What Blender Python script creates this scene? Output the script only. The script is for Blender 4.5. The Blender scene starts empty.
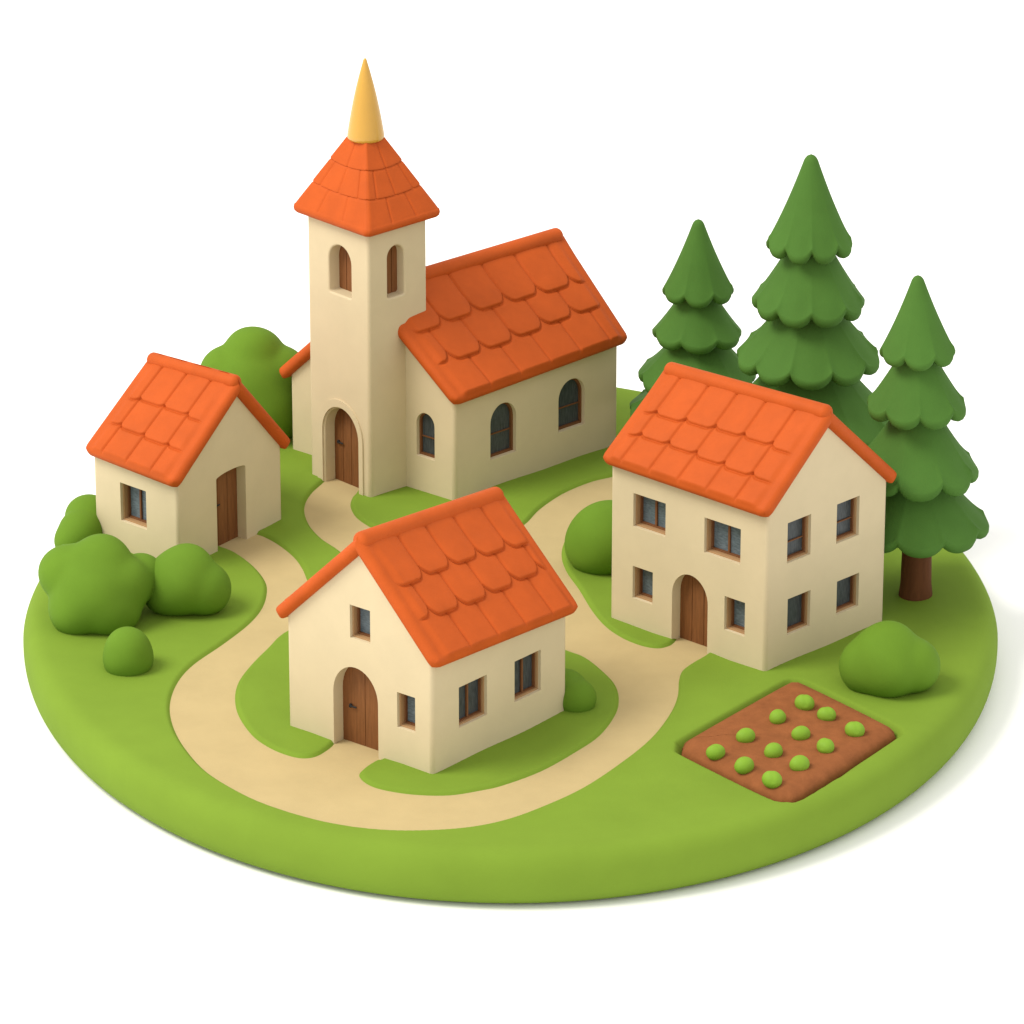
import bpy, bmesh, math, random
import numpy as np
from mathutils import Vector, Matrix
from mathutils.geometry import tessellate_polygon

random.seed(4)
scene = bpy.context.scene
C = scene.collection

# ------------------------------------------------------------------ camera
ELEV, LENS = math.radians(23.0), 190.0
DIST = 10.24 * LENS / 36.0
CAM = Vector((0, -math.cos(ELEV) * DIST, math.sin(ELEV) * DIST))
FWD = Vector((0, math.cos(ELEV), -math.sin(ELEV)))
UP = Vector((0, math.sin(ELEV), math.cos(ELEV)))
RT = Vector((1, 0, 0))
K = 36.0 / LENS / 1024.0
cam_data = bpy.data.cameras.new('camera')
cam_data.lens = LENS; cam_data.sensor_width = 36.0
cam_data.clip_start = 0.5; cam_data.clip_end = 900
cam = bpy.data.objects.new('camera', cam_data); C.objects.link(cam)
cam.location = CAM; cam.rotation_euler = (math.pi / 2 - ELEV, 0, 0)
scene.camera = cam

def ray(px, py):
    return FWD + RT * ((px - 512) * K) + UP * ((512 - py) * K)
def G(px, py, z=0.0):
    d = ray(px, py); t = (z - CAM.z) / d.z
    return CAM + d * t
def height_at(p, py):
    """height above z=0 of the point over p that is seen at picture row py"""
    k = (512 - py) * K
    q = Vector((p.x, p.y, 0)) - CAM
    return (k * q.dot(FWD) - q.dot(UP)) / (UP.z - k * FWD.z)
def on_wall(A, B, px, py):
    """(u, z) of a picture point on the vertical plane through A and B; u in units from A"""
    e = (B - A); e.z = 0; L = e.length; e.normalize()
    n = Vector((e.y, -e.x, 0)); d = ray(px, py)
    t = (A - CAM).dot(n) / d.dot(n); p = CAM + d * t
    return (p - A).dot(e), p.z

# ------------------------------------------------------------------ materials
def material(name, col, rough=0.6, var=0.06, scale=6.0, bump=0.0, bscale=60.0, spec=0.3, metal=0.0, stretch=None, dark=None, sheen=0.0, sss=0.0):
    m = bpy.data.materials.new(name); m.use_nodes = True
    nt = m.node_tree; N = nt.nodes; Lk = nt.links
    b = N['Principled BSDF']
    b.inputs['Roughness'].default_value = rough
    b.inputs['Specular IOR Level'].default_value = spec * 0.55
    b.inputs['Metallic'].default_value = metal
    if sheen: b.inputs['Sheen Weight'].default_value = sheen
    if sss:
        b.inputs['Subsurface Weight'].default_value = sss
        b.inputs['Subsurface Radius'].default_value = (0.06, 0.04, 0.02)
        b.inputs['Subsurface Scale'].default_value = 1.0
    tc = N.new('ShaderNodeTexCoord'); mp = N.new('ShaderNodeMapping')
    Lk.new(tc.outputs['Object'], mp.inputs['Vector'])
    if stretch: mp.inputs['Scale'].default_value = stretch
    nz = N.new('ShaderNodeTexNoise'); nz.inputs['Scale'].default_value = scale
    nz.inputs['Detail'].default_value = 5; nz.inputs['Roughness'].default_value = 0.6
    Lk.new(mp.outputs['Vector'], nz.inputs['Vector'])
    rp = N.new('ShaderNodeValToRGB')
    lo = dark if dark else tuple(c * (1 - var) for c in col)
    hi = tuple(min(1, c * (1 + var)) for c in col)
    rp.color_ramp.elements[0].position = 0.3; rp.color_ramp.elements[1].position = 0.7
    rp.color_ramp.elements[0].color = (*lo, 1); rp.color_ramp.elements[1].color = (*hi, 1)
    Lk.new(nz.outputs['Fac'], rp.inputs['Fac'])
    Lk.new(rp.outputs['Color'], b.inputs['Base Color'])
    if bump:
        n2 = N.new('ShaderNodeTexNoise'); n2.inputs['Scale'].default_value = bscale
        n2.inputs['Detail'].default_value = 3
        Lk.new(mp.outputs['Vector'], n2.inputs['Vector'])
        bp = N.new('ShaderNodeBump'); bp.inputs['Strength'].default_value = bump
        bp.inputs['Distance'].default_value = 0.01
        Lk.new(n2.outputs['Fac'], bp.inputs['Height'])
        Lk.new(bp.outputs['Normal'], b.inputs['Normal'])
    return m

M = {
    'wall':   material('cream_clay_plaster', (0.5858, 0.4867, 0.3149), 0.75, 0.03, 3, 0.12, 90),
    'roof':   material('terracotta_clay', (0.4622, 0.08014, 0.01115), 0.62, 0.07, 4, 0.12, 80, 0.25),
    'grass':  material('grass_green_clay', (0.1663, 0.2636, 0.0282), 0.85, 0.05, 1.2, 0.15, 110, 0.15),
    'path':   material('sand_path_clay', (0.4617, 0.3591, 0.18), 0.9, 0.04, 2.5, 0.15, 120, 0.1),
    'bush':   material('bush_green_clay', (0.1133, 0.2131, 0.01769), 0.8, 0.06, 2.0, 0.15, 90, 0.2),
    'fir':    material('fir_green_clay', (0.06278, 0.1502, 0.02471), 0.75, 0.07, 2.0, 0.15, 90, 0.2),
    'trunk':  material('trunk_brown', (0.1174, 0.04212, 0.01512), 0.8, 0.15, 6, 0.2, 60, stretch=(4, 4, .6)),
    'door':   material('door_wood', (0.2025, 0.08064, 0.02808), 0.6, 0.18, 9, 0.15, 40, stretch=(6, 6, .45)),
    'frame':  material('window_frame_wood', (0.171, 0.0702, 0.027), 0.6, 0.1, 8, 0.1, 40),
    'lining': material('tan_timber_lining', (0.3645, 0.2142, 0.1008), 0.75, 0.06, 5, 0.1, 60),
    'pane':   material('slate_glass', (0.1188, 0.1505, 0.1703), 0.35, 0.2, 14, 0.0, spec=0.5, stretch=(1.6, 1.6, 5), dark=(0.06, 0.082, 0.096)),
    'paneV':  material('dark_shaded_slate_glass', (0.06138, 0.07254, 0.07812), 0.35, 0.2, 14, 0.0, spec=0.5, stretch=(7, 7, .9), dark=(0.022, 0.026, 0.029)),  # shade of right-facing walls put into a darker pane colour; church windows share it
    'iron':   material('dark_iron', (0.0225, 0.0225, 0.0252), 0.45, 0.1),
    'gold':   material('matte_gold', (0.5465, 0.2994, 0.04143), 0.24, 0.02, 3, 0.0, spec=1.0),
    'soil':   material('brown_soil_clay', (0.2475, 0.08586, 0.02995), 0.85, 0.14, 7, 0.5, 26, 0.15),
    'sprout': material('sprout_green', (0.189, 0.342, 0.027), 0.6, 0.08, 6, 0.1, 80, 0.3),
    'floor':  material('white_floor', (0.97, 0.97, 0.97), 0.9, 0.0, 1, spec=0.0),
}

# ------------------------------------------------------------------ object helpers
def empty(name, loc, label, cat, group=None):
    o = bpy.data.objects.new(name, None); C.objects.link(o)
    o.empty_display_size = 0.2
    o.location = loc; o['label'] = label; o['category'] = cat
    if group: o['group'] = group
    return o
def tag(o, label, cat, group=None):
    o['label'] = label; o['category'] = cat
    if group: o['group'] = group
    return o
def smooth_flags(me, flat_over):
    if flat_over is None: return [True] * len(me.polygons)
    big = [p.normal.copy() for p in me.polygons if p.area > flat_over]
    return [not any(p.normal.dot(b) > 0.99998 for b in big) for p in me.polygons]
def link(name, me, mat, parent=None, smooth=True, loc=None, label=None, flat_over=None):
    """one mesh object; mesh data is in world coordinates and is re-based on the parent"""
    me.materials.clear(); me.materials.append(mat)
    if smooth:
        me.polygons.foreach_set('use_smooth', smooth_flags(me, flat_over))
    o = bpy.data.objects.new(name, me); C.objects.link(o)
    if parent is not None:
        org = Vector((0, 0, 0)); p = parent
        while p is not None: org += p.location; p = p.parent
        me.transform(Matrix.Translation(-org)); o.parent = parent
    elif loc is not None:
        me.transform(Matrix.Translation(-Vector(loc))); o.location = loc
    if label: o['label'] = label
    return o
def mesh_np(name, V, F):
    me = bpy.data.meshes.new(name); me.from_pydata([tuple(v) for v in V], [], F); me.update(); return me
def bm_mesh(name, bm):
    bmesh.ops.recalc_face_normals(bm, faces=bm.faces[:])
    me = bpy.data.meshes.new(name); bm.to_mesh(me); bm.free(); return me
def sharp(me, deg=35):
    bm = bmesh.new(); bm.from_mesh(me)
    for e in bm.edges:
        if len(e.link_faces) == 2 and e.calc_face_angle(0) > math.radians(deg): e.smooth = False
    bm.to_mesh(me); bm.free()
def prism(bm, pts3, depth):
    """closed solid from a planar loop pushed along vector depth"""
    a = [bm.verts.new(p) for p in pts3]; b = [bm.verts.new(p + depth) for p in pts3]
    n = len(a); bm.faces.new(a); bm.faces.new(b[::-1])
    for i in range(n): bm.faces.new((a[i], b[i], b[(i + 1) % n], a[(i + 1) % n]))
def apply_mods(me, mods, cutters=()):
    """run modifiers on mesh data, hand back the evaluated mesh"""
    o = bpy.data.objects.new('work', me); C.objects.link(o)
    for c in cutters:
        md = o.modifiers.new('b', 'BOOLEAN'); md.object = c; md.operation = 'DIFFERENCE'; md.solver = 'EXACT'
    for kind, props in mods:
        md = o.modifiers.new('m', kind)
        for k, v in props.items(): setattr(md, k, v)
    dg = bpy.context.evaluated_depsgraph_get(); dg.update()
    out = bpy.data.meshes.new_from_object(o.evaluated_get(dg), preserve_all_data_layers=True, depsgraph=dg)
    bpy.data.objects.remove(o)
    return out

def spline(pts, per=10, closed=True):
    P = [np.array(p[:2], float) for p in pts]; n = len(P); out = []
    rng = range(n) if closed else range(n - 1)
    for i in rng:
        if closed: p0, p1, p2, p3 = P[i - 1], P[i], P[(i + 1) % n], P[(i + 2) % n]
        else: p0, p1, p2, p3 = P[max(i - 1, 0)], P[i], P[i + 1], P[min(i + 2, n - 1)]
        for k in range(per):
            t = k / per
            out.append(0.5 * ((2 * p1) + (p2 - p0) * t + (2 * p0 - 5 * p1 + 4 * p2 - p3) * t * t + (3 * p1 - p0 - 3 * p2 + p3) * t ** 3))
    if not closed: out.append(P[-1])
    return np.array(out)
def seg_dist(Q, poly):
    """signed distance (negative inside) of points Q (n,2) to a closed polygon"""
    d = np.full(len(Q), 1e9); inside = np.zeros(len(Q), bool)
    A = poly; B = np.roll(poly, -1, axis=0)
    for a, b in zip(A, B):
        ab = b - a; L2 = ab @ ab
        if L2 < 1e-12: continue
        t = np.clip(((Q - a) @ ab) / L2, 0, 1)
        d = np.minimum(d, np.hypot(*(Q - a - t[:, None] * ab).T))
        cr = ((a[1] > Q[:, 1]) != (b[1] > Q[:, 1]))
        if cr.any():
            xx = (b[0] - a[0]) * (Q[:, 1] - a[1]) / (b[1] - a[1] + 1e-15) + a[0]
            inside ^= cr & (Q[:, 0] < xx)
    return np.where(inside, -d, d)
def sstep(x): x = np.clip(x, 0, 1); return x * x * (3 - 2 * x)

# ------------------------------------------------------------------ ground: an oval slab of turf with the paths pressed into it
def gp(pts, z=0.0): return [G(x, y, z)[:2] for x, y in pts]
path_outer_px = [(216,542),(235,550),(252,562),(264,576),(267.5,588),(263,605),(249,622),(223,642),(194,662),(178,680),(170.5,701),
    (173,722),(185,745),(208,770),(246,793),(282,807.5),(326,819.7),(370,826.5),(414,828.3),(463,825.6),(503,818),(541,804.5),(581,786),
    (619,761),(650,736),(669,712),(677,694),(678.5,678),(682,668),(692,660.5),(706,652),(716,640),(686,628),(675,639.5),(669,643.5),(658,645.8),(643,643.6),(624,636.4),(606,624.6),
    (592,608.7),(579,587.6),(566,569),(561,553),(564.7,537.5),(576.6,520.4),(592,508.5),(611,499.3),(640,490),(680,484),(704,474),(690,462),
    (650,466),(611,474.8),(590,480),(563,491.4),(540,507),(525,522),(500,535),(450,541),(405,536),(376,527),(366,522.5),(355,514),(350,503.7),(352,495),(357,489),(366,472),(342,460),
    (327,477),(311,492),(304.7,506.6),(309.7,522.7),(323,537),(340,548.5),(352,561),(345,573),(328,584),(311,588),(306.7,578),(302,566.7),(293.6,555),(279,543),(264,534.5),(250,529),(246,518),(212,531)]
hole_px = [(288,628),(267,645.8),(249.6,663.4),(238,679.5),(234.4,695.6),(238,713),(251,732),(267,744),(285,752),(302,755.7),(317,753.6),(331,745),(337,738),(352,722),(394,736),(382,756),(376,758),
    (364,765.5),(358.6,773),(367,781.6),(384,787.5),(414,792),(449,792.7),(480,788),(503,782.8),(541,768.8),(575,750),(600,733),(615.6,712.5),(619.4,697),(616,683),(605.6,670.7),(587,656),(565,647.5),
    (500,622),(420,605),(345,608)]
bed_px = [(682,749),(684,742.5),(691,737),(781,686),(794,682.5),(807,685),(886,724),(894,731.5),(888,738.5),(806,792),(786,798),(768,793.5),(690,755)]
PATH = spline(gp(path_outer_px), 5); HOLE = spline(gp(hole_px), 5); BED = spline(gp(bed_px), 4)
def path_sd(Q): return np.maximum(seg_dist(Q, PATH), -seg_dist(Q, HOLE))

RIM = 0.27
def outline_px(a):
    c, s = math.cos(a), math.sin(a)
    ex = 2.0 if s < 0 else 1.78
    r = (abs(c) ** ex + abs(s) ** ex) ** (-1 / ex)
    x, y = r * c, r * s
    ins = RIM * 100
    return 510.5 + x * (486.0 - ins), 640 - y * ((261 if s > 0 else 256) - ins * 0.97)
NA = 1280
cl = np.array([G(*outline_px(2 * math.pi * i / NA), -RIM)[:2] for i in range(NA)])
cc = cl.mean(axis=0)
nx = np.roll(cl, -1, 0) - np.roll(cl, 1, 0); nrm = np.stack([nx[:, 1], -nx[:, 0]], 1); nrm /= np.linalg.norm(nrm, axis=1)[:, None]
if ((cl - cc) * nrm).sum() < 0: nrm = -nrm
rings = []
NR = 330
for k in range(1, NR + 1):
    f = (k / NR)
    rings.append(np.column_stack([cc + (cl - cc) * f, np.zeros(NA)]))
Qtop = np.concatenate([r[:, :2] for r in rings])
sdp = path_sd(Qtop); sdb = np.full(len(Qtop), 9.0)
near = (np.abs(Qtop - BED.mean(0)) < 2.6).all(axis=1); sdb[near] = seg_dist(Qtop[near], BED)
ztop = -0.05 * sstep((0.045 - sdp) / 0.07)
ztop = np.minimum(ztop, -0.11 * sstep((0.075 - sdb) / 0.10))
# gentle hand-modelled unevenness of the turf
und = 0.010 * (np.sin(Qtop[:, 0] * 2.1 + 1) * np.sin(Qtop[:, 1] * 1.3) + 0.6 * np.sin(Qtop[:, 0] * 4.7 + Qtop[:, 1] * 2.9))
rim_fade = np.repeat(1 - sstep((np.arange(1, NR + 1) / NR - 0.85) / 0.15), NA)
ztop = ztop + und * rim_fade * sstep(sdp / 0.3) * sstep(sdb / 0.3)
V = [np.array([[cc[0], cc[1], 0.0]])]
V.append(np.column_stack([Qtop, ztop]))
NRIM = 44
for k in range(1, NRIM + 1):                 # the rolled rim; the soil bed cuts a little into it
    a = math.pi * k / NRIM
    rr = RIM * abs(math.sin(a)) ** 0.62; zz = np.full(NA, -RIM + RIM * math.copysign(abs(math.cos(a)) ** 0.85, math.cos(a))); Qr = cl + nrm * rr
    if a < 1.5: zz = np.minimum(zz, -0.11 * sstep((0.075 - seg_dist(Qr, BED)) / 0.10))
    V.append(np.column_stack([Qr, zz]))
V = np.concatenate(V)
F = [(0, 1 + i, 1 + (i + 1) % NA) for i in range(NA)]
nrg = NR + NRIM
for k in range(nrg - 1):
    b0 = 1 + k * NA; b1 = b0 + NA
    F += [(b0 + i, b1 + i, b1 + (i + 1) % NA, b0 + (i + 1) % NA) for i in range(NA)]
F.append(tuple(1 + (nrg - 1) * NA + i for i in range(NA))[::-1])
me = mesh_np('ground', V, F)
bm = bmesh.new(); bm.from_mesh(me); bmesh.ops.recalc_face_normals(bm, faces=bm.faces[:]); bm.to_mesh(me); bm.free()
g = link('ground', me, M['grass']); g['kind'] = 'structure'; g['label'] = 'rounded oval slab of smooth green turf'

bm = bmesh.new()
def widen(poly, d):
    t = np.roll(poly, -1, 0) - np.roll(poly, 1, 0); n = np.stack([t[:, 1], -t[:, 0]], 1)
    n /= np.maximum(np.linalg.norm(n, axis=1), 1e-9)[:, None]
    area = 0.5 * np.sum(poly[:, 0] * np.roll(poly[:, 1], -1) - np.roll(poly[:, 0], -1) * poly[:, 1])
    return poly + n * (d if area > 0 else -d)
loops = [[Vector((x, y, 0)) for x, y in widen(PATH, 0.02)], [Vector((x, y, 0)) for x, y in widen(HOLE, -0.02)]]
tri = tessellate_polygon(loops); allv = [bm.verts.new((v.x, v.y, -0.03)) for l in loops for v in l]
for t in tri:
    try: bm.faces.new([allv[i] for i in t])
    except ValueError: pass
me = bm_mesh('path', bm)
p = link('path', me, M['path'], smooth=False); p['kind'] = 'structure'; p['label'] = 'winding sand coloured path looping round the gabled cottage'
bm = bmesh.new()
bm.faces.new([bm.verts.new((x, y, -2 * RIM - 0.001)) for x, y in ((-150, -120), (150, -120), (150, 200), (-150, 200))])
p = link('floor', bm_mesh('floor', bm), M['floor'], smooth=False); p['kind'] = 'structure'; p['label'] = 'plain white surface under the village'

# ------------------------------------------------------------------ openings, doors, windows
def arch_pts(u0, u1, z0, z1, arch):
    """outline of an opening in (u, z), anticlockwise from bottom left"""
    pts = [(u0, z0), (u1, z0)]
    if arch > 0:
        r = (u1 - u0) / 2; h = r * arch; c = (u0 + u1) / 2; n = 20
        for i in range(n + 1):
            a = math.pi * i / n
            pts.append((c + r * math.cos(a), z1 - h + h * math.sin(a)))
    else: pts += [(u1, z1), (u0, z1)]
    return pts
class Wall:
    def __init__(s, A, B):
        s.A = Vector((A.x, A.y, 0)); s.B = Vector((B.x, B.y, 0)); s.e = (s.B - s.A).normalized()
        s.n = Vector((s.e.y, -s.e.x, 0))          # outward for A left / B right as seen from outside
        s.right = s.B.y > s.A.y
    def P(s, u, z, out=0.0): return s.A + s.e * u + Vector((0, 0, z)) + s.n * out
    def box(s, x0, y0, x1, y1):
        if s.right: (ua, zb), (ub, zt) = on_wall(s.A, s.B, x0, y1), on_wall(s.A, s.B, x1, y0)
        else: (ua, zt), (ub, zb) = on_wall(s.A, s.B, x0, y0), on_wall(s.A, s.B, x1, y1)
        return ua, ub, zb, zt
def cutter(w, o, depth):
    bm = bmesh.new()
    z0 = o['z0'] - (0.3 if o['door'] else 0)
    prism(bm, [w.P(u, z, 0.3) for u, z in arch_pts(o['u0'], o['u1'], z0, o['z1'], o['arch'])], w.n * -(0.3 + depth))
    me = bm_mesh('cut', bm); ob = bpy.data.objects.new('cut', me); C.objects.link(ob); return ob
def opening(w, px, arch=0.0, door=False, depth=None):
    if depth is None: depth = 0.105 if w.right else 0.135
    u0, u1, z0, z1 = w.box(*px)
    if arch > 0: z1 = on_wall(w.A, w.B, (px[0] + px[2]) / 2, px[1])[1]
    if door: z0 = -0.04
    return dict(w=w, u0=u0, u1=u1, z0=z0, z1=z1, arch=arch, door=door, depth=depth)
def clip_arch(o, ua, ub, ins, n=14):
    u0, u1, z1 = o['u0'] + ins, o['u1'] - ins, o['z1'] - ins
    r = (u1 - u0) / 2; h = max(r * o['arch'], 1e-4); c = (u0 + u1) / 2
    top = []
    for i in range(n + 1):
        u = ub + (ua - ub) * i / n
        q = max(0, 1 - ((u - c) / r) ** 2)
        top.append((u, z1 - h + h * math.sqrt(q)))
    return top
def make_door(o, parent, planks=3, handle=None):
    w = o['w']; d = o['depth']; bm = bmesh.new(); z0 = o['z0'] + 0.0
    W = o['u1'] - o['u0']
    for k in range(planks):
        ua = o['u0'] + W * k / planks + (0.002 if k else -0.01); ub = o['u0'] + W * (k + 1) / planks - (0.002 if k < planks - 1 else -0.01)
        pts = [(ua, z0), (ub, z0)] + clip_arch(dict(o, u0=o['u0'] - 0.01, u1=o['u1'] + 0.01, z1=o['z1'] + 0.01), ub if False else ua, ub, 0.0)
        prism(bm, [w.P(u, z, -d + 0.035) for u, z in pts], w.n * -0.04)
    me = bm_mesh('door', bm)
    me = apply_mods(me, [('BEVEL', dict(width=0.005, segments=2, limit_method='ANGLE', angle_limit=math.radians(40)))])
    sharp(me)
    dr = link('door', me, M['door'], parent)
    if handle:
        u, z = handle; bm = bmesh.new()
        prism(bm, [w.P(u + a, z + b, -d + 0.062) for a, b in ((-.03, -.009), (.055, -.007), (.055, .006), (-.03, .010))], w.n * -0.012)
        prism(bm, [w.P(u + a, z + b, -d + 0.062) for a, b in ((-.03, -.018), (-.008, -.018), (-.008, .018), (-.03, .018))], w.n * -0.024)
        me = apply_mods(bm_mesh('handle', bm), [('BEVEL', dict(width=0.004, segments=2))])
        link('handle', me, M['iron'], dr)
    return dr
def ring(bm, w, outer, inner, o0, o1):
    """frame between two outlines from depth o0 (front) to o1 (back)"""
    n = len(outer)
    v = [[bm.verts.new(w.P(u, z, d)) for u, z in L] for L, d in ((outer, o0), (inner, o0), (inner, o1), (outer, o1))]
    for i in range(n):
        j = (i + 1) % n
        for a in range(4):
            b = (a + 1) % 4
            bm.faces.new((v[a][i], v[a][j], v[b][j], v[b][i]))
def make_window(o, parent, lining=True, vbars=1, hbars=1, pane='pane', fw=0.015, side=0):
    w = o['w']; d = o['depth']; u0, u1, z0, z1, ar = o['u0'], o['u1'], o['z0'], o['z1'], o['arch']
    full = arch_pts(u0 - 0.006, u1 + 0.006, z0 - 0.006, z1 + 0.006, ar)
    li = 0.012
    root = None
    ins = arch_pts(u0 + li, u1 - li, z0 + li, z1 - li, ar)
    f_in = arch_pts(u0 + li + fw, u1 - li - fw, z0 + li + fw, z1 - li - fw, ar)
    bm = bmesh.new()
    if lining:
        ring(bm, w, full, ins, -0.035, -d + 0.002)
        me = apply_mods(bm_mesh('window', bm), [('BEVEL', dict(width=0.005, segments=2, limit_method='ANGLE', angle_limit=math.radians(40)))])
        sharp(me); root = link('window', me, M['lining'], parent)
        bm = bmesh.new()
        ring(bm, w, arch_pts(u0 + li - .004, u1 - li + .004, z0 + li - .004, z1 - li + .004, ar), f_in, -d + 0.045, -d + 0.004)
    else:
        ring(bm, w, full, f_in, -d + 0.045, -d + 0.002)
    cu, t = (u0 + u1) / 2, 0.010
    for k in range(vbars):
        c = u0 + (u1 - u0) * (k + 1) / (vbars + 1)
        prism(bm, [w.P(u, z, -d + 0.038) for u, z in ((c - t, z0 + li + fw * .6), (c + t, z0 + li + fw * .6), (c + t, z1 - li - fw * .6), (c - t, z1 - li - fw * .6))], w.n * -0.03)
    for k in range(hbars):
        c = z0 + (z1 - z0) * (0.42 if hbars == 1 else (k + 1) / (hbars + 1)); t2 = 0.005
        prism(bm, [w.P(u, z, -d + 0.034) for u, z in ((u0 + li + fw * .6, c - t2), (u1 - li - fw * .6, c - t2), (u1 - li - fw * .6, c + t2), (u0 + li + fw * .6, c + t2))], w.n * -0.026)
    me = bm_mesh('frame', bm); sharp(me, 30)
    fr = link('frame' if root else 'window', me, M['frame'], root or parent)
    if root is None: root = fr
    bm = bmesh.new()
    prism(bm, [w.P(u, z, -d + 0.018) for u, z in arch_pts(u0 + li + fw * .5, u1 - li - fw * .5, z0 + li + fw * .5, z1 - li - fw * .5, ar)], w.n * -0.012)
    link('pane', bm_mesh('pane', bm), M[pane], root, smooth=False)
    return root

# ------------------------------------------------------------------ gabled buildings
def tile_relief(a, s, La, Ls, rows, tw, lift, scal, margin, groove, phase=0.0, ridge=0.10, stag=0.5, ends=(.33, .66), puff=0.010):
    """height of overlapping rounded tiles at a (along ridge) and s (down the slope), in units"""
    h = np.zeros_like(a); done = np.zeros(a.shape, bool)
    prev = None; s0 = s - ridge; bd = [0.0] + [e * (Ls - ridge) for e in ends] + [Ls - ridge]
    for k in range(rows):
        off = stag * tw * (k % 2) + phase
        ci = np.floor((a - off) / tw); u = (a - off) / tw - ci - 0.5
        jit = 0.025 * np.sin(ci * 5.3 + k * 2.1)
        w = np.abs(2 * u)
        if k < rows - 1:
            end = bd[k + 1] + scal * (0.2 - 1.0 * np.clip((w - 0.5) / 0.5, 0, 1) ** 2.2) + jit
        else: end = np.full_like(a, 1e3)
        m = (~done) & (s0 <= end)
        q = np.clip((s0 - (bd[k] - 0.05)) / (bd[k + 1] - bd[k]), 0, 1.2)
        d_end = end - s0
        prof = lift * q + puff * (1 - w ** 3) * (1 - np.clip(1 - d_end / 0.14, 0, 1) ** 2)
        if k < rows - 1: prof = prof * np.sqrt(np.clip(1 - (1 - np.clip(d_end / 0.02, 0, 1)) ** 2, 0, 1))
        du = (1 - w) * tw / 2
        prof = prof - groove * (1 - np.clip(du / 0.026, 0, 1)) ** 1.7
        if prev is not None: prof = prof - 0.016 * np.exp(-((s0 - prev - 0.006) / 0.016) ** 2)
        prev = end
        h = np.where(m, prof, h); done |= m
    fade = sstep((np.minimum(a, La - a) - margin * .55) / (margin * .5)) * sstep((Ls - s - 0.02) / 0.05)
    return h * fade
def edge_coords(L, r, n, e0=True, e1=True):
    """sample positions along an edge, denser at the rounded ends"""
    k = 9; ends = [r * (1 - math.cos(math.pi / 2 * i / k)) for i in range(k)]
    lo = ends if e0 else [0.0]; hi = [L - x for x in reversed(ends)] if e1 else [L]
    a0 = r if e0 else L / n; a1 = L - r if e1 else L - L / n
    mid = np.linspace(a0, a1, n).tolist()
    return np.array(sorted(lo + mid + hi))
def slope_mesh(Rf, Rb, Ef, Eb, th, tiles, fine=True):
    """one roof slope, a slab with rolled edges: Rf/Rb ridge front/back, Ef/Eb eave front/back (all on its underside)"""
    rnd = th * 0.5
    La = ((Rb - Rf).length + (Eb - Ef).length) / 2; Ls = ((Ef - Rf).length + (Eb - Rb).length) / 2
    A = edge_coords(La, rnd, 250 if fine else 60); S = edge_coords(Ls, rnd, 210 if fine else 50, e0=False)
    aa, ss = np.meshgrid(A, S, indexing='ij')
    rf = np.array(Rf); rb = np.array(Rb); ef = np.array(Ef); eb = np.array(Eb)
    rc = 0.10; am = aa.copy(); sm = ss.copy()                          # corners rounded in plan
    for end in (0, 1):
        d = aa if end == 0 else La - aa
        x = np.clip((rc - d) / rc, 0, 1); y = np.clip((rc - (Ls - ss)) / rc, 0, 1)
        xm = x * np.sqrt(1 - y * y / 2); ym = y * np.sqrt(1 - x * x / 2); inc = (x > 0) & (y > 0)
        am = np.where(inc, (rc - xm * rc) if end == 0 else La - (rc - xm * rc), am); sm = np.where(inc, Ls - (rc - ym * rc), sm)
    ta = (am / La)[..., None]; tsn = (sm / Ls)[..., None]
    base = (rf * (1 - ta) + rb * ta) * (1 - tsn) + (ef * (1 - ta) + eb * ta) * tsn
    def rp(d): return np.sqrt(np.clip(1 - (1 - np.clip(d / rnd, 0, 1)) ** 2, 0, 1))
    prof = rp(np.minimum(np.minimum(aa, La - aa), Ls - ss))
    nv = (Vector(Ef) - Vector(Rf)).cross(Vector(Rb) - Vector(Rf)).normalized()
    if nv.z < 0: nv = -nv
    vert = np.array([0, 0, 1.0 / nv.z]); w = sstep(ss / 0.22)[..., None]
    dirn = vert * (1 - w) + np.array(nv) * w              # straight up at the ridge, square to the slope lower down
    rel = tile_relief(aa, ss, La, Ls, **tiles) if tiles else np.zeros_like(aa)
    top = base + dirn * (th * (0.5 + 0.5 * prof) + rel * prof)[..., None]
    low = base + dirn * (th * (0.5 - 0.5 * prof))[..., None]
    na, ns = aa.shape
    idx = np.arange(na * ns).reshape(na, ns)
    q = np.stack([idx[:-1, :-1], idx[1:, :-1], idx[1:, 1:], idx[:-1, 1:]], -1).reshape(-1, 4)
    return np.concatenate([top.reshape(-1, 3), low.reshape(-1, 3)]), np.concatenate([q, q[:, ::-1] + na * ns])
def join_np(name, parts):
    V = []; F = []; n = 0
    for v, f in parts: V.append(v); F.append(f + n); n += len(v)
    V = np.concatenate(V); F = np.concatenate(F)
    me = bpy.data.meshes.new(name); me.from_pydata(V.tolist(), [], F.tolist())
    bm = bmesh.new(); bm.from_mesh(me); bmesh.ops.remove_doubles(bm, verts=bm.verts[:], dist=1e-5)
    bmesh.ops.recalc_face_normals(bm, faces=bm.faces[:]); bm.to_mesh(me); bm.free(); return me
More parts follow.
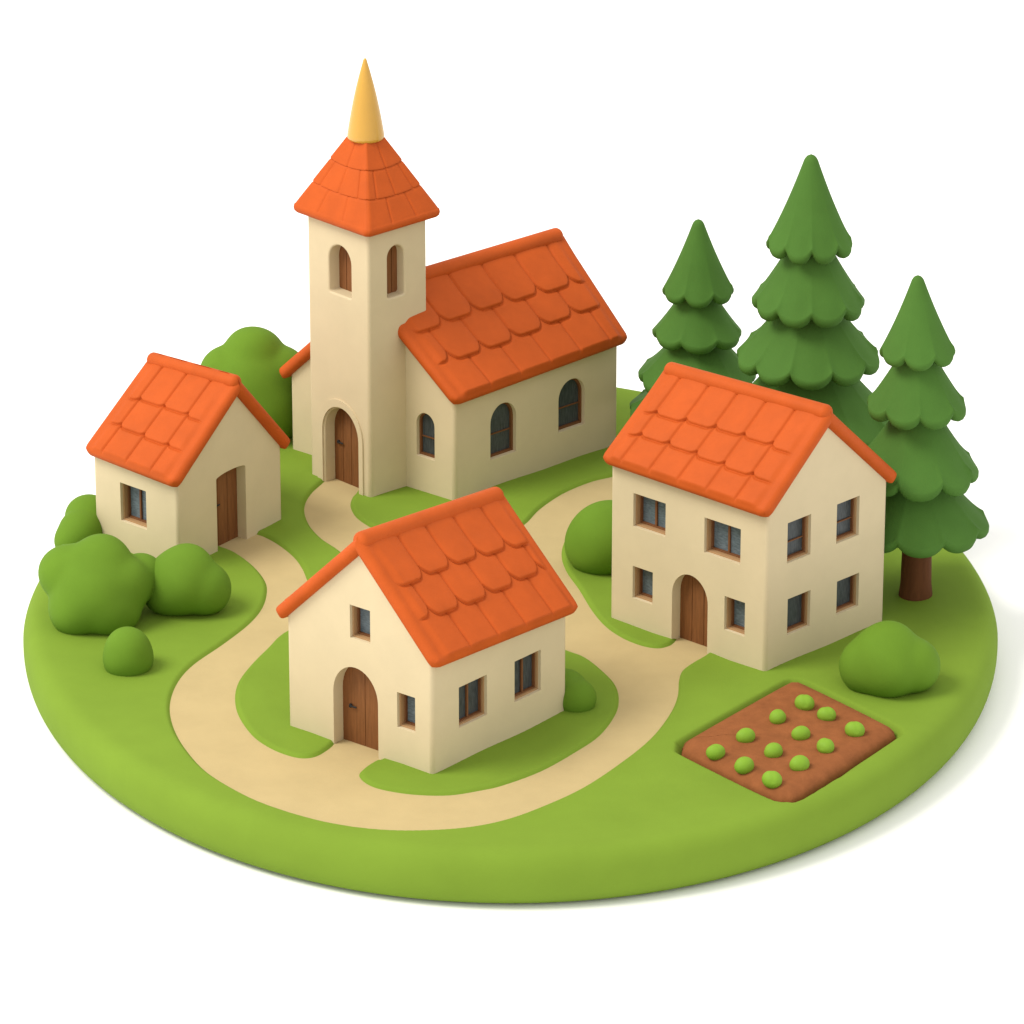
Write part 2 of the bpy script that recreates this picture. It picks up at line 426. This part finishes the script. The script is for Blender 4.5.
def tube(bm, P0, P1, r, n=18, cap=7):
    """a bar with rounded ends"""
    d = (P1 - P0); L = d.length; d.normalize()
    x = d.orthogonal().normalized(); y = d.cross(x)
    prof = [(-0.8 * r * math.cos(math.pi / 2 * i / cap) , r * math.sin(math.pi / 2 * i / cap)) for i in range(cap + 1)]
    prof = prof + [(L + 0.8 * r * math.sin(math.pi / 2 * i / cap), r * math.cos(math.pi / 2 * i / cap)) for i in range(cap + 1)]
    rings = []
    for t, q in prof:
        q = max(q, 1e-4)
        rings.append([bm.verts.new(P0 + d * t + (x * math.cos(2 * math.pi * k / n) + y * math.sin(2 * math.pi * k / n)) * q) for k in range(n)])
    for a, b in zip(rings, rings[1:]):
        for k in range(n): bm.faces.new((a[k], a[(k + 1) % n], b[(k + 1) % n], b[k]))
    bm.faces.new(rings[0][::-1]); bm.faces.new(rings[-1])

def gabled(root, G0, G1, side, f, og, ogb, oe, px, openings, th=0.13, tiles=None, tiles2=None, cap_r=0.085, extra=(), wall_name='wall', fb=None):
    """walls and roof over the parallelogram G0, G1, G1+side, G0+side with its gable on G0-G1.
    px: picture rows of ridge top front/back, eave underside front at G0 / G1 and at G1 back"""
    e = (G1 - G0).normalized(); s = side.normalized()
    def pt(k, back): 
        base = {0: G0 - e * oe, 1: G1 + e * oe, 2: G0 + (G1 - G0) * (fb if (back and fb is not None) else f)}[k]
        return base + (side + s * ogb if back else -s * og)
    zr = {}
    vt = th * 1.35
    P = {}
    for key, (k, b) in {'rf': (2, 0), 'rb': (2, 1), 'e0f': (0, 0), 'e1f': (1, 0), 'e0b': (0, 1), 'e1b': (1, 1)}.items():
        q = pt(k, b); P[key] = Vector((q.x, q.y, 0))
    zr['rf'] = height_at(P['rf'], px['rf']) - vt - cap_r * 0.42
    zr['rb'] = height_at(P['rb'], px['rb']) - vt - cap_r * 0.42
    for kx in ('e0f', 'e1f', 'e0b', 'e1b'):
        zr[kx] = height_at(P[kx], px[kx]) if kx in px else None
    if zr['e0f'] is None: zr['e0f'] = zr['e1f']
    if zr['e1f'] is None: zr['e1f'] = zr['e0f']
    if zr['e1b'] is None: zr['e1b'] = zr['e1f'] + (zr['e0b'] - zr['e0f'] if zr['e0b'] is not None else 0)
    if zr['e0b'] is None: zr['e0b'] = zr['e0f'] + zr['e1b'] - zr['e1f']
    for kx in P: P[kx].z = zr[kx]
    print(root.name, {k: round(v, 2) for k, v in zr.items()})
    me = join_np('roof', [slope_mesh(P['rf'], P['rb'], P['e1f'], P['e1b'], th, tiles, True), slope_mesh(P['rf'], P['rb'], P['e0f'], P['e0b'], th, tiles2 or tiles, False)])
    rf = link('roof', me, M['roof'], root)
    bm = bmesh.new()
    up = Vector((0, 0, vt + cap_r * 0.42 - cap_r))
    d = (P['rb'] - P['rf']).normalized()
    tube(bm, P['rf'] + up + d * cap_r * 1.0, P['rb'] + up - d * cap_r * 1.05, cap_r)
    link('ridge_cap', bm_mesh('ridge_cap', bm), M['roof'], rf)
    # walls run up into the underside of the roof
    def under(u, v):                     # u across the gable 0..1, v along the side 0..1 -> z of the slab underside
        W = (G1 - G0).length; x = u * W; ridge = (f if v == 0 or fb is None else fb) * W
        if x <= ridge: t = (ridge - x) / (ridge + oe); zf, zb = P['rf'].z + (P['e0f'].z - P['rf'].z) * t, P['rb'].z + (P['e0b'].z - P['rb'].z) * t
        else: t = (x - ridge) / (W - ridge + oe); zf, zb = P['rf'].z + (P['e1f'].z - P['rf'].z) * t, P['rb'].z + (P['e1b'].z - P['rb'].z) * t
        Ls = side.length; y = (v * Ls + og) / (Ls + og + ogb)
        return zf + (zb - zf) * y + 0.03
    bm = bmesh.new(); vf = []; vb = []
    prof = [(0, None), (1, None), (1, 1), (f, 1), (0, 1)]
    for n_, (u, k) in enumerate(prof):
        b0 = G0 + (G1 - G0) * u; ub_ = fb if (n_ == 3 and fb is not None) else u; b1 = G0 + (G1 - G0) * ub_ + side
        vf.append(bm.verts.new((b0.x, b0.y, -0.06 if k is None else under(u, 0))))
        vb.append(bm.verts.new((b1.x, b1.y, -0.06 if k is None else under(ub_, 1))))
    bm.faces.new(vf); bm.faces.new(vb[::-1])
    for i in range(5): j = (i + 1) % 5; bm.faces.new((vf[j], vf[i], vb[i], vb[j]))
    bmesh.ops.recalc_face_normals(bm, faces=bm.faces[:])
    ve = [ed for ed in bm.edges if abs((ed.verts[0].co - ed.verts[1].co).normalized().z) > 0.95]
    bmesh.ops.bevel(bm, geom=ve, offset=0.035, segments=5, affect='EDGES', profile=0.5)
    me = bm_mesh(wall_name, bm)
    cuts = [cutter(o['w'], o, o['depth']) for o in openings]
    me = finish_wall(me, cuts)
    link(wall_name, me, M['wall'], root, flat_over=0.12)
    return P
def finish_wall(me, cuts):
    me = apply_mods(me, [('BEVEL', dict(width=0.02, segments=3, limit_method='ANGLE', angle_limit=math.radians(50), use_clamp_overlap=True, miter_outer='MITER_ARC'))], cuts)
    for c in cuts: bpy.data.objects.remove(c)
    sharp(me, 28)
    return me

T = lambda rows, tw, lift=0.026, scal=0.10, margin=0.17, groove=0.017, phase=0.0, ridge=0.11, stag=0.5, ends=(.31, .62): dict(ends=ends, stag=stag, rows=rows, tw=tw, lift=lift, scal=scal, margin=margin, groove=groove, phase=phase, ridge=ridge)

# ---- cottage with the loop path (front middle)
L_, F_, R_ = G(288.6, 725.5), G(432.7, 774.5), G(566.5, 710)
root = empty('cottage', (F_ + (L_ - F_) * .5 + (R_ - F_) * .5).to_tuple(), 'cream gabled cottage with arched door and orange roof, ringed by the loop of sand path', 'house', 'orange roofed village houses')
wl, wr = Wall(L_, F_), Wall(F_, R_)
d1 = opening(wl, (333, 668, 378.5, 755), 1.15, True, 0.17)
w1 = [opening(wl, (349.7, 604.5, 370.3, 644)), opening(wl, (397, 692, 415.3, 733))]
w2 = [opening(wr, (459, 674.5, 487, 728)), opening(wr, (514.6, 649.5, 540.8, 702.5))]
gabled(root, L_, F_, R_ - F_, 0.525, 0.075, 0.06, 0.045, dict(rf=534, rb=485, e0f=622.5, e1f=672.5, e1b=614), [d1] + w1 + w2, tiles=T(3, 0.372, 0.027, 0.11, phase=0.085, ends=(.27, .575)), tiles2=T(3, 0.46))
make_door(d1, root, 2, (d1['u0'] + 0.12, 0.34))
for o in w1: make_window(o, root, vbars=0, hbars=0)
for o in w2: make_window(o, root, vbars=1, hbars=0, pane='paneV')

# ---- two-storey house (right)
L_, F_, R_ = G(609.8, 617), G(765, 671.5), G(883.6, 621.5)
root = empty('two_storey_house', (F_ + (L_ - F_) * .5 + (R_ - F_) * .5).to_tuple(), 'cream two storey house with orange roof and many recessed windows, before the fir trees', 'house', 'orange roofed village houses')
wl, wr = Wall(L_, F_), Wall(F_, R_)
d1 = opening(wl, (672.3, 575, 707, 650), 1.15, True, 0.16)
wA = [opening(wl, (633.5, 493, 665.3, 537)), opening(wl, (704.6, 517.4, 740.2, 564.5))]
wB = [opening(wl, (632.8, 565.8, 652.4, 604.5)), opening(wl, (724.6, 596, 744.4, 636.5))]
wC = [opening(wr, (787, 514, 811.3, 563.7)), opening(wr, (836.2, 495.6, 859.7, 544)), opening(wr, (787, 590, 810.6, 635.3)), opening(wr, (836.2, 572.6, 859.2, 615))]
gabled(root, R_, F_, L_ - F_, 0.535, 0.065, 0.05, 0.045, dict(rf=406.5, rb=360.5, e1f=522, e0f=487, e1b=465), [d1] + wA + wB + wC, tiles=T(3, 0.345, 0.018, 0.05, phase=0.03, groove=0.016, stag=0, ends=(.31, .635)), cap_r=0.08)
make_door(d1, root, 3)
for o in wA: make_window(o, root, vbars=1, hbars=0)
for o in wB: make_window(o, root, vbars=0, hbars=0)
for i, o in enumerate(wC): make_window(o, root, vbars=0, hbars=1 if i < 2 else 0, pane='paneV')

# ---- small house (left)
L_, F_, R_ = G(95.8, 540), G(179, 570), G(282.6, 519)
root = empty('small_house', (F_ + (L_ - F_) * .5 + (R_ - F_) * .5).to_tuple(), 'smallest cream house, orange roof, one square window above round bushes', 'house', 'orange roofed village houses')
wl, wr = Wall(L_, F_), Wall(F_, R_)
d1 = opening(wr, (217.7, 469.5, 245.4, 541), 0.16, True, 0.15)
wA = [opening(wl, (120, 482.5, 146.7, 529.5))]
gabled(root, R_, F_, L_ - F_, 0.43, 0.065, 0.05, 0.04, dict(rf=376.5, rb=351, e1f=492, e0f=453, e1b=456), [d1] + wA, tiles=T(3, 0.33, 0.018, 0.035, groove=0.016, stag=0, ends=(.31, .635)), cap_r=0.075)
make_door(d1, root, 3, (d1['u0'] + 0.1, 0.42))
for o in wA: make_window(o, root, vbars=1, hbars=0)

# ---- church (back)
L_, F_, R_ = G(291.5, 449.2), G(454.8, 500.5), G(617.5, 444)
church = empty('church', (F_ + (L_ - F_) * .5 + (R_ - F_) * .5).to_tuple(), 'cream village church with square bell tower, orange roofs and tall golden spire', 'church')
wl, wr = Wall(L_, F_), Wall(F_, R_)
side = R_ - F_
wA = [opening(wl, (416.4, 413.5, 434.6, 460.5), 1.1, False, 0.09)]
wB = [opening(wr, (490.6, 403, 516.2, 460), 1.1, False, 0.095), opening(wr, (558.5, 379, 585, 432.7), 1.1, False, 0.095)]
gabled(church, L_, F_, side, 0.53, 0.085, 0.06, 0.06, dict(rf=284, rb=226, e0f=382, e1f=409, e1b=344.5), wA + wB, tiles=T(3, 0.41, 0.028, 0.12, phase=0.085), tiles2=T(3, 0.5), wall_name='nave_wall', cap_r=0.085, fb=0.64)
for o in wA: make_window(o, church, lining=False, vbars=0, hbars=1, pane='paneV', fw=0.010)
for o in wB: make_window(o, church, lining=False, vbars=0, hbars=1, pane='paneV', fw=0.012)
# tower
tL, tF = G(310.8, 473.5), G(370.6, 497.7)
sdir = side.normalized()
tR = None
for k in range(400):
    q = tF + sdir * (0.005 * k)
    vv = q - CAM; 
    if 512 + vv.dot(RT) / vv.dot(FWD) / K > 428.5: tR = q; break
tB = tL + (tR - tF)
top_z = height_at(tF, 231)
wl, wr = Wall(tL, tF), Wall(tF, tR)
bm = bmesh.new(); lo = [bm.verts.new((p.x, p.y, -0.06)) for p in (tL, tF, tR, tB)]; hi = [bm.verts.new((p.x, p.y, top_z)) for p in (tL, tF, tR, tB)]
bm.faces.new(lo); bm.faces.new(hi[::-1])
for i in range(4): j = (i + 1) % 4; bm.faces.new((lo[j], lo[i], hi[i], hi[j]))
bmesh.ops.recalc_face_normals(bm, faces=bm.faces[:])
ve = [ed for ed in bm.edges if abs((ed.verts[0].co - ed.verts[1].co).normalized().z) > 0.95]
bmesh.ops.bevel(bm, geom=ve, offset=0.035, segments=5, affect='EDGES', profile=0.5)
d1 = opening(wl, (324.5, 409.5, 358.5, 484), 1.15, True, 0.17)
bells = [opening(wl, (328.6, 246, 351, 299), 1.1, False, 0.17), opening(wr, (388, 245.5, 404, 299), 1.1, False, 0.14)]
me = finish_wall(bm_mesh('tower_wall', bm), [cutter(o['w'], o, o['depth']) for o in [d1] + bells])
tw = link('tower_wall', me, M['wall'], church, flat_over=0.12)
bm = bmesh.new()                                  # raised plaster hood round the church door
oo = arch_pts(d1['u0'] - 0.10, d1['u1'] + 0.08, 0.0, d1['z1'] + 0.10, 1.15); ii = arch_pts(d1['u0'] - 0.022, d1['u1'] + 0.022, 0.0, d1['z1'] + 0.022, 1.15)
oo = [(u, max(z, -0.05)) for u, z in oo]; oo[0] = (oo[0][0], -0.05); oo[1] = (oo[1][0], -0.05); ii[0] = (ii[0][0], -0.05); ii[1] = (ii[1][0], -0.05)
ring(bm, d1['w'], oo, ii, 0.016, -0.02)
me = apply_mods(bm_mesh('door_surround', bm), [('BEVEL', dict(width=0.014, segments=3, limit_method='ANGLE', angle_limit=math.radians(45)))]); sharp(me, 40)
link('door_surround', me, M['wall'], church)
make_door(d1, church, 4, (d1['u0'] + 0.09, 0.40))
for o in bells:                                   # brown louvre boards deep inside the bell openings
    w = o['w']; bm = bmesh.new(); d = o['depth']
    n = 3
    for k in range(n):
        W = o['u1'] - o['u0']
        ua = o['u0'] + W * k / n + (0.004 if k else -.01); ub = o['u0'] + W * (k + 1) / n - (0.004 if k < n - 1 else -.01)
        prism(bm, [w.P(u, z, -d + 0.03) for u, z in [(ua, o['z0'] - .01), (ub, o['z0'] - .01)] + clip_arch(dict(o, u0=o['u0'] - .01, u1=o['u1'] + .01, z1=o['z1'] + .01), ua, ub, 0)], w.n * -0.035)
    link('bell_shutter', bm_mesh('bell_shutter', bm), M['door'], church, smooth=False)
# pyramid roof
ctr = (tL + tF + tR + tB) / 4
ax = [(p - ctr) for p in (tL, tF, tR, tB)]
z_e = height_at(ctr + ax[1] * 1.24, 235.5)
z_t = height_at(ctr, 135)
def square_dir(t):                                # t 0..4 round the rounded square
    k = int(t) % 4; f = t - int(t); a, b = ax[k], ax[(k + 1) % 4]
    v = a * (1 - f) + b * f
    c = min(f, 1 - f)                             # round the hips a little
    if c < 0.06: v = v * (1 - 0.035 * (1 - c / 0.06) ** 2)
    return v, f, k
NT, NS = 480, 240
bm = bmesh.new(); rows = []
ks, kt = 1.22, 0.30
for j in range(NS + 1):
    q = j / NS; row = []
    for i in range(NT):
        v, f, k = square_dir(4.0 * i / NT)
        sag = 0.035 * (1 - (2 * f - 1) ** 2)       # tile courses bow down slightly
        qq = q - sag
        r_ = min(2, max(0, math.floor(qq * 3))); fr = qq * 3 - r_
        rel = 0.014 * fr if r_ < 2 else 0.014 * min(fr, .8)
        if r_ < 2 and fr > 0.9: rel *= math.sqrt(max(0, 1 - ((fr - 0.9) / 0.1) ** 2))
        if r_ > 0: rel -= 0.020 * math.exp(-(fr / 0.06) ** 2)
        ncol = (2, 3, 3)[r_]; cu = f * ncol + 0.5 * (r_ % 2); du = abs(cu - round(cu)) / ncol * (0.3 + q)
        if 0.06 < f < 0.94: rel -= 0.026 * max(0, 1 - du / 0.03) ** 1.6
        sc = kt + (ks - kt) * q + rel
        p = ctr + v * sc
        row.append(bm.verts.new((p.x, p.y, z_t + (z_e + 0.055 - z_t) * q)))
    rows.append(row)
for rr, dz in ((0.03, .028), (0.042, 0.0), (0.03, -.03), (-0.01, -.05), (-0.16, -.052)):      # rounded lip, then underside
    row = []
    for i in range(NT):
        v, f, k = square_dir(4.0 * i / NT); p = ctr + v * (ks + rr); row.append(bm.verts.new((p.x, p.y, z_e + 0.02 + dz)))
    rows.append(row)
for a, b in zip(rows, rows[1:]):
    for i in range(NT): bm.faces.new((a[i], a[(i + 1) % NT], b[(i + 1) % NT], b[i]))
bm.faces.new(rows[0]); bm.faces.new(rows[-1])
me = bm_mesh('tower_roof', bm); sharp(me, 60)
link('tower_roof', me, M['roof'], church)
def lathe(bm, prof, n, c):
    R = [[bm.verts.new((c.x + max(r, 1e-4) * math.cos(2 * math.pi * k / n), c.y + max(r, 1e-4) * math.sin(2 * math.pi * k / n), z)) for k in range(n)] for r, z in prof]
    for a, b in zip(R, R[1:]):
        for k in range(n): bm.faces.new((a[k], a[(k + 1) % n], b[(k + 1) % n], b[k]))
    bm.faces.new(R[0]); bm.faces.new(R[-1])
z_s = height_at(ctr, 58)
bm = bmesh.new(); z_t2 = z_t - 0.035; H = z_s - z_t2
prof = [(0.10, z_t2), (0.17, z_t2 + .002), (0.185, z_t2 + 0.02), (0.185, z_t2 + 0.04)]
for k in range(1, 30):
    q = k / 30; prof.append((0.168 * (1 - q) ** 0.95 + 0.012 * math.sin(math.pi * q) + 0.017, z_t2 + 0.04 + (H - 0.06) * q))
prof += [(0.015, z_s - 0.012), (0.009, z_s - 0.004), (0.0, z_s)]
lathe(bm, prof, 48, ctr)
link('spire', bm_mesh('spire', bm), M['gold'], church)

# ------------------------------------------------------------------ firs
def tier_mesh(bm, c, z_top, z_bot, R, lobes, mid, r_top=0.04):
    """one drooping skirt whose hem is cut into fat rounded lobes; mid: a lobe (True) or a notch (False) faces forward"""
    H = z_top - z_bot; n = lobes * 22; NV = 44; rows = []
    ph = (0.5 if mid else 0.0) - 0.75 * lobes
    for j in range(NV + 1):
        q = j / NV; row = []
        for i in range(n):
            th = 2 * math.pi * i / n
            x = (i / 22.0 + ph) % 1.0 - 0.5
            lob = max(0, 1 - abs(2 * x) ** 2.4) ** 0.75                  # 1 mid lobe, 0 in the notch
            wob = 0.012 * math.sin(3 * th + R * 9) + 0.008 * math.sin(5 * th + R * 23)
            g = sstep((q - 0.55) / 0.45)
            rad = R * (r_top + (1 - r_top) * (0.84 * q + 0.16 * q ** 2.6)) * (1 + wob * q)
            rad *= 1 - 0.06 * (1 - math.cos(math.pi * x)) * g
            z = z_top - H * q * (1 - 0.125 * (1 - lob) * q ** 3) + H * wob * 0.6 * q
            if q < 0.07: rad *= math.sqrt(max(0.0, 1 - (1 - q / 0.07) ** 2))
            row.append((th, max(rad, 1e-4), z))
        rows.append(row)
    last = rows[-1]; b = 0.10 * min(1, R / 0.5)
    for a in (25, 50, 75, 100, 130, 165):                                # the hem rolls under
        a = math.radians(a)
        rows.append([(th, rad + b * (math.sin(a) * 0.12 - (1 - math.cos(a)) * 0.80), z - b * math.sin(a) * 0.95) for th, rad, z in last])
    rows.append([(th, R * 0.40, z_bot + H * 0.25) for th, rad, z in last])
    vs = [[bm.verts.new((c.x + r * math.cos(th), c.y + r * math.sin(th), z)) for th, r, z in row] for row in rows]
    for a, b_ in zip(vs, vs[1:]):
        for i in range(n): bm.faces.new((a[i], a[(i + 1) % n], b_[(i + 1) % n], b_[i]))
    bm.faces.new(vs[-1]); bm.faces.new(vs[0])
def fir(base_px, tiers, lobes, trunk_r, label, lean=0.0, phase=0.0):
    """tiers: (row of the top, row of the front lobe tips, half width in picture units)"""
    c = G(*base_px)
    root = empty('fir_tree', c.to_tuple(), label, 'tree', 'fir trees behind the two storey house')
    sc = (c - CAM).dot(FWD) * K
    bm = bmesh.new()
    zt = height_at(c, tiers[0][0]); z_low = 0.2
    tr_top = height_at(c, tiers[-1][1]) + 0.5
    lathe(bm, [(trunk_r * .5, -0.06), (trunk_r * 1.08, -0.055), (trunk_r * 1.06, 0.0), (trunk_r * .97, 0.12), (trunk_r * .92, 0.5), (trunk_r * .85, tr_top)], 24, c)
    link('trunk', bm_mesh('trunk', bm), M['trunk'], root)
    for i, (t, b, hw) in enumerate(tiers):
        R = hw * sc
        bm = bmesh.new()
        front = c - Vector((0, 1, 0)) * R * 0.97
        tier_mesh(bm, c, height_at(c, t), height_at(front, b) + 0.05, R - 0.010, lobes[i][0], lobes[i][1], 0.11 if i == 0 else 0.14)
        bm.transform(Matrix(((1, 0, lean, 0), (0, 1, 0, 0), (0, 0, 1, 0), (0, 0, 0, 1)))) if lean else None
        link('foliage_tier', bm_mesh('foliage_tier', bm), M['fir'], root)
    return root
fir((697, 458), [(219, 308, 37), (276, 353, 46), (318, 402, 60), (363, 440, 70)], [(7, True), (7, True), (9, False), (10, True)], 0.13, 'smallest fir tree, nearest the church, its lower part hidden by the house roof', -0.008)
fir((806, 512), [(154, 264, 44), (222, 327, 57), (280, 388, 73), (333, 458, 88)], [(9, False), (9, False), (10, True), (11, False)], 0.17, 'tallest fir tree, in the middle of the three behind the house', -0.008)
fir((915.5, 594), [(275, 371, 39), (335, 429, 51), (390, 500, 63), (452, 556, 74)], [(7, True), (8, False), (8, True), (9, True)], 0.155, 'mid height fir tree with its bare brown trunk showing on the open lawn', -0.022)

# ------------------------------------------------------------------ bushes
def ico_dirs(sub):
    bm = bmesh.new(); bmesh.ops.create_icosphere(bm, subdivisions=sub, radius=1.0)
    me = bpy.data.meshes.new('ico'); bm.to_mesh(me); bm.free(); return me
def bush(px, blobs, label, k=38.0, zc=0.35):
    """blobs: (dx, dy, dz, r) in units round the base point; star shaped smooth union seen from the middle"""
    c = G(*px); me = ico_dirs(6)
    n = len(me.vertices); D = np.empty(n * 3, np.float32); me.vertices.foreach_get('co', D); D = D.reshape(n, 3).astype(float)
    B = np.array(blobs, float); o = np.array([B[:, 0].mean(), B[:, 1].mean(), zc * B[:, 3].max() + 0.05])
    acc = np.zeros(n)
    for x, y, z, r in blobs:
        oc = o - np.array([x, y, z]); b = D @ oc; q = b * b - (oc @ oc - r * r)
        t = np.where(q > 0, -b + np.sqrt(np.clip(q, 0, None)), 0.0)
        acc += np.exp(k * np.clip(t, 0, 5))
    R = np.log(acc) / k
    P_ = o + D * R[:, None] 
    P_ += D * (0.012 * np.sin(P_[:, 0:1] * 7 + 1) * np.sin(P_[:, 1:2] * 6) * np.sin(P_[:, 2:3] * 8 + 2))
    P_[:, 2] = np.maximum(P_[:, 2], -0.05)
    P_ += np.array([c.x, c.y, 0])
    me.vertices.foreach_set('co', P_.astype(np.float32).ravel()); me.update()
    ob = link('bush', me, M['bush'], loc=(c.x, c.y, 0)); tag(ob, label, 'bush', 'round clipped bushes')
    return ob
bush((96, 619), [(0, -.05, .32, .41), (-.26, .05, .46, .28), (.06, .05, .52, .31), (.25, -.02, .36, .29), (-.14, -.14, .2, .30), (.14, -.14, .2, .31), (-.1, .0, .50, .25), (.36, .14, .33, .23), (.42, .25, .34, .22)], 'biggest round lobed bush, at the corner of the smallest house')
bush((184, 609), [(-.02, 0, .28, .33), (.04, .03, .38, .26), (.20, -.02, .22, .26), (-.15, -.02, .22, .25)], 'mid sized two lobed bush below the smallest house, beside the path bend')
bush((128.5, 667), [(0, 0, .09, .235), (0, 0, .20, .20)], 'tiny single dome bush alone on the left lawn')
bush((82, 541), [(-.01, 0, .10, .22), (.06, .22, .16, .24), (-.08, -.1, .05, .18)], 'bush half hidden at the far left edge of the smallest house')
bush((254, 432), [(0, 0, .52, .48), (.01, .05, .82, .32), (-.27, 0, .66, .28), (.28, 0, .64, .30), (.1, -.05, .35, .46), (-.3, 0, .4, .3)], 'tall rounded bush between the smallest house and the church')
bush((607, 564), [(0, 0, .26, .38), (.2, .05, .28, .34), (-.14, 0, .20, .27)], 'smooth bush tucked behind the left corner of the two storey house')
bush((577, 706), [(0, 0, .08, .18), (-.1, .14, .1, .2)], 'low rounded mound mostly hidden behind the back right corner of the gabled cottage')  # low rounded mound in the shared bush green by the cottage's back corner
bush((888, 686), [(-.03, 0, .25, .34), (.0, .02, .34, .28), (.22, -.02, .22, .26), (-.21, 0, .20, .25), (.02, -.1, .2, .26)], 'low lobed bush at the right corner of the two storey house')

# ------------------------------------------------------------------ vegetable bed
xy0 = BED.min(0) - .05; xy1 = BED.max(0) + .05
NX = 170; gx, gy = np.meshgrid(np.linspace(xy0[0], xy1[0], NX), np.linspace(xy0[1], xy1[1], NX), indexing='ij')
# concentric rings of the bed outline give a clean rounded edge
bc = BED.mean(0); rings = []
for k in range(0, 70):
    rings.append(bc + (BED - bc) * (1 - (k / 70) ** 1.0))
Qb = np.concatenate(rings); sdq = -seg_dist(Qb, BED)
hz = -0.06 + 0.115 * np.sqrt(np.clip(1 - (1 - np.clip(sdq / 0.17, 0, 1)) ** 2, 0, 1))
rn = np.sin(Qb[:, 0] * 9 + 2) * np.sin(Qb[:, 1] * 7) + .6 * np.sin(Qb[:, 0] * 17 + Qb[:, 1] * 13) + .4 * np.sin(Qb[:, 0] * 29 - Qb[:, 1] * 23)
hz += 0.006 * rn * sstep(sdq / 0.2)
nb = len(BED); Vb = np.column_stack([Qb, hz]); Fb = []
for k in range(69):
    Fb += [(k * nb + i, k * nb + (i + 1) % nb, (k + 1) * nb + (i + 1) % nb, (k + 1) * nb + i) for i in range(nb)]
Fb.append(tuple(69 * nb + i for i in range(nb)))
low = [len(Vb) + i for i in range(nb)]; Vb = np.concatenate([Vb, np.column_stack([BED, np.full(nb, -0.13)])])
Fb += [(i, low[i], low[(i + 1) % nb], (i + 1) % nb) for i in range(nb)]; Fb.append(tuple(low))
me = mesh_np('vegetable_bed', Vb, Fb)
bm = bmesh.new(); bm.from_mesh(me); bmesh.ops.recalc_face_normals(bm, faces=bm.faces[:]); bm.to_mesh(me); bm.free()
cb = G(785, 742)
tag(link('vegetable_bed', me, M['soil'], loc=(cb.x, cb.y, 0)), 'brown rounded diamond soil bed set in the right lawn, planted with green sprouts', 'garden bed')
rowsp = [[(209, 420), (292, 376), (381, 323), (455, 285)], [(288, 458), (369, 418), (445, 369), (516, 316)], [(365, 497), (441, 454), (513, 404), (594, 359)]]
rown = ['row farthest from the picture front', 'middle row', 'row nearest the picture front']
posn = ['left end', 'second from left', 'third from left', 'right end']
for r_, row in enumerate(rowsp):
    for c_, (x, y) in enumerate(row):
        px, py = 640 + x / 2.768, 600 + y / 2.768
        q = G(px, py + 6, 0.03); me = ico_dirs(4)
        rs = 0.092 * random.uniform(.94, 1.06)
        me.transform(Matrix.Diagonal((rs, rs * .88, rs * .84, 1)))
        for v in me.vertices:                                            # a crease as between two seed leaves
            v.co *= 1 - 0.06 * math.exp(-((v.co.x * .7 + v.co.y * .7) / 0.02) ** 2) * (1 if v.co.z > 0 else 0)
        me.transform(Matrix.Rotation(random.uniform(0, 3), 4, 'Z'))
        me.transform(Matrix.Translation((q.x, q.y, 0.03 + rs * .62)))
        ob = link('sprout', me, M['sprout'], loc=(q.x, q.y, 0.03))
        tag(ob, 'round green sprout in brown bed, %s, %s' % (rown[r_], posn[c_]), 'plant', 'sprouts planted in the soil bed')

# ------------------------------------------------------------------ light
world = bpy.data.worlds.new('World'); scene.world = world; world.use_nodes = True
bg = world.node_tree.nodes['Background']; bg.inputs['Color'].default_value = (1.0, 0.98, 0.945, 1); bg.inputs['Strength'].default_value = 1.17
def softbox(name, loc, target, size, watts, col):
    d = bpy.data.lights.new(name, 'AREA'); d.shape = 'DISK'; d.size = size; d.energy = watts; d.color = col
    o = bpy.data.objects.new(name, d); C.objects.link(o); o.location = loc
    o.rotation_euler = (Vector(target) - Vector(loc)).to_track_quat('-Z', 'Y').to_euler()
    return o
SD = Vector((-0.57, -0.20, 0.78)).normalized() * 60
softbox('key_softbox', SD + Vector((0, -1, 0)), (0, -1, 0), 27, 29500, (1.0, 0.96, 0.88))

scene.view_settings.view_transform = 'Standard'; scene.view_settings.look = 'None'
scene.view_settings.exposure = 0.0; scene.view_settings.gamma = 1.0
scene.view_settings.use_curve_mapping = False
scene.render.engine = 'CYCLES'
scene.render.film_transparent = False
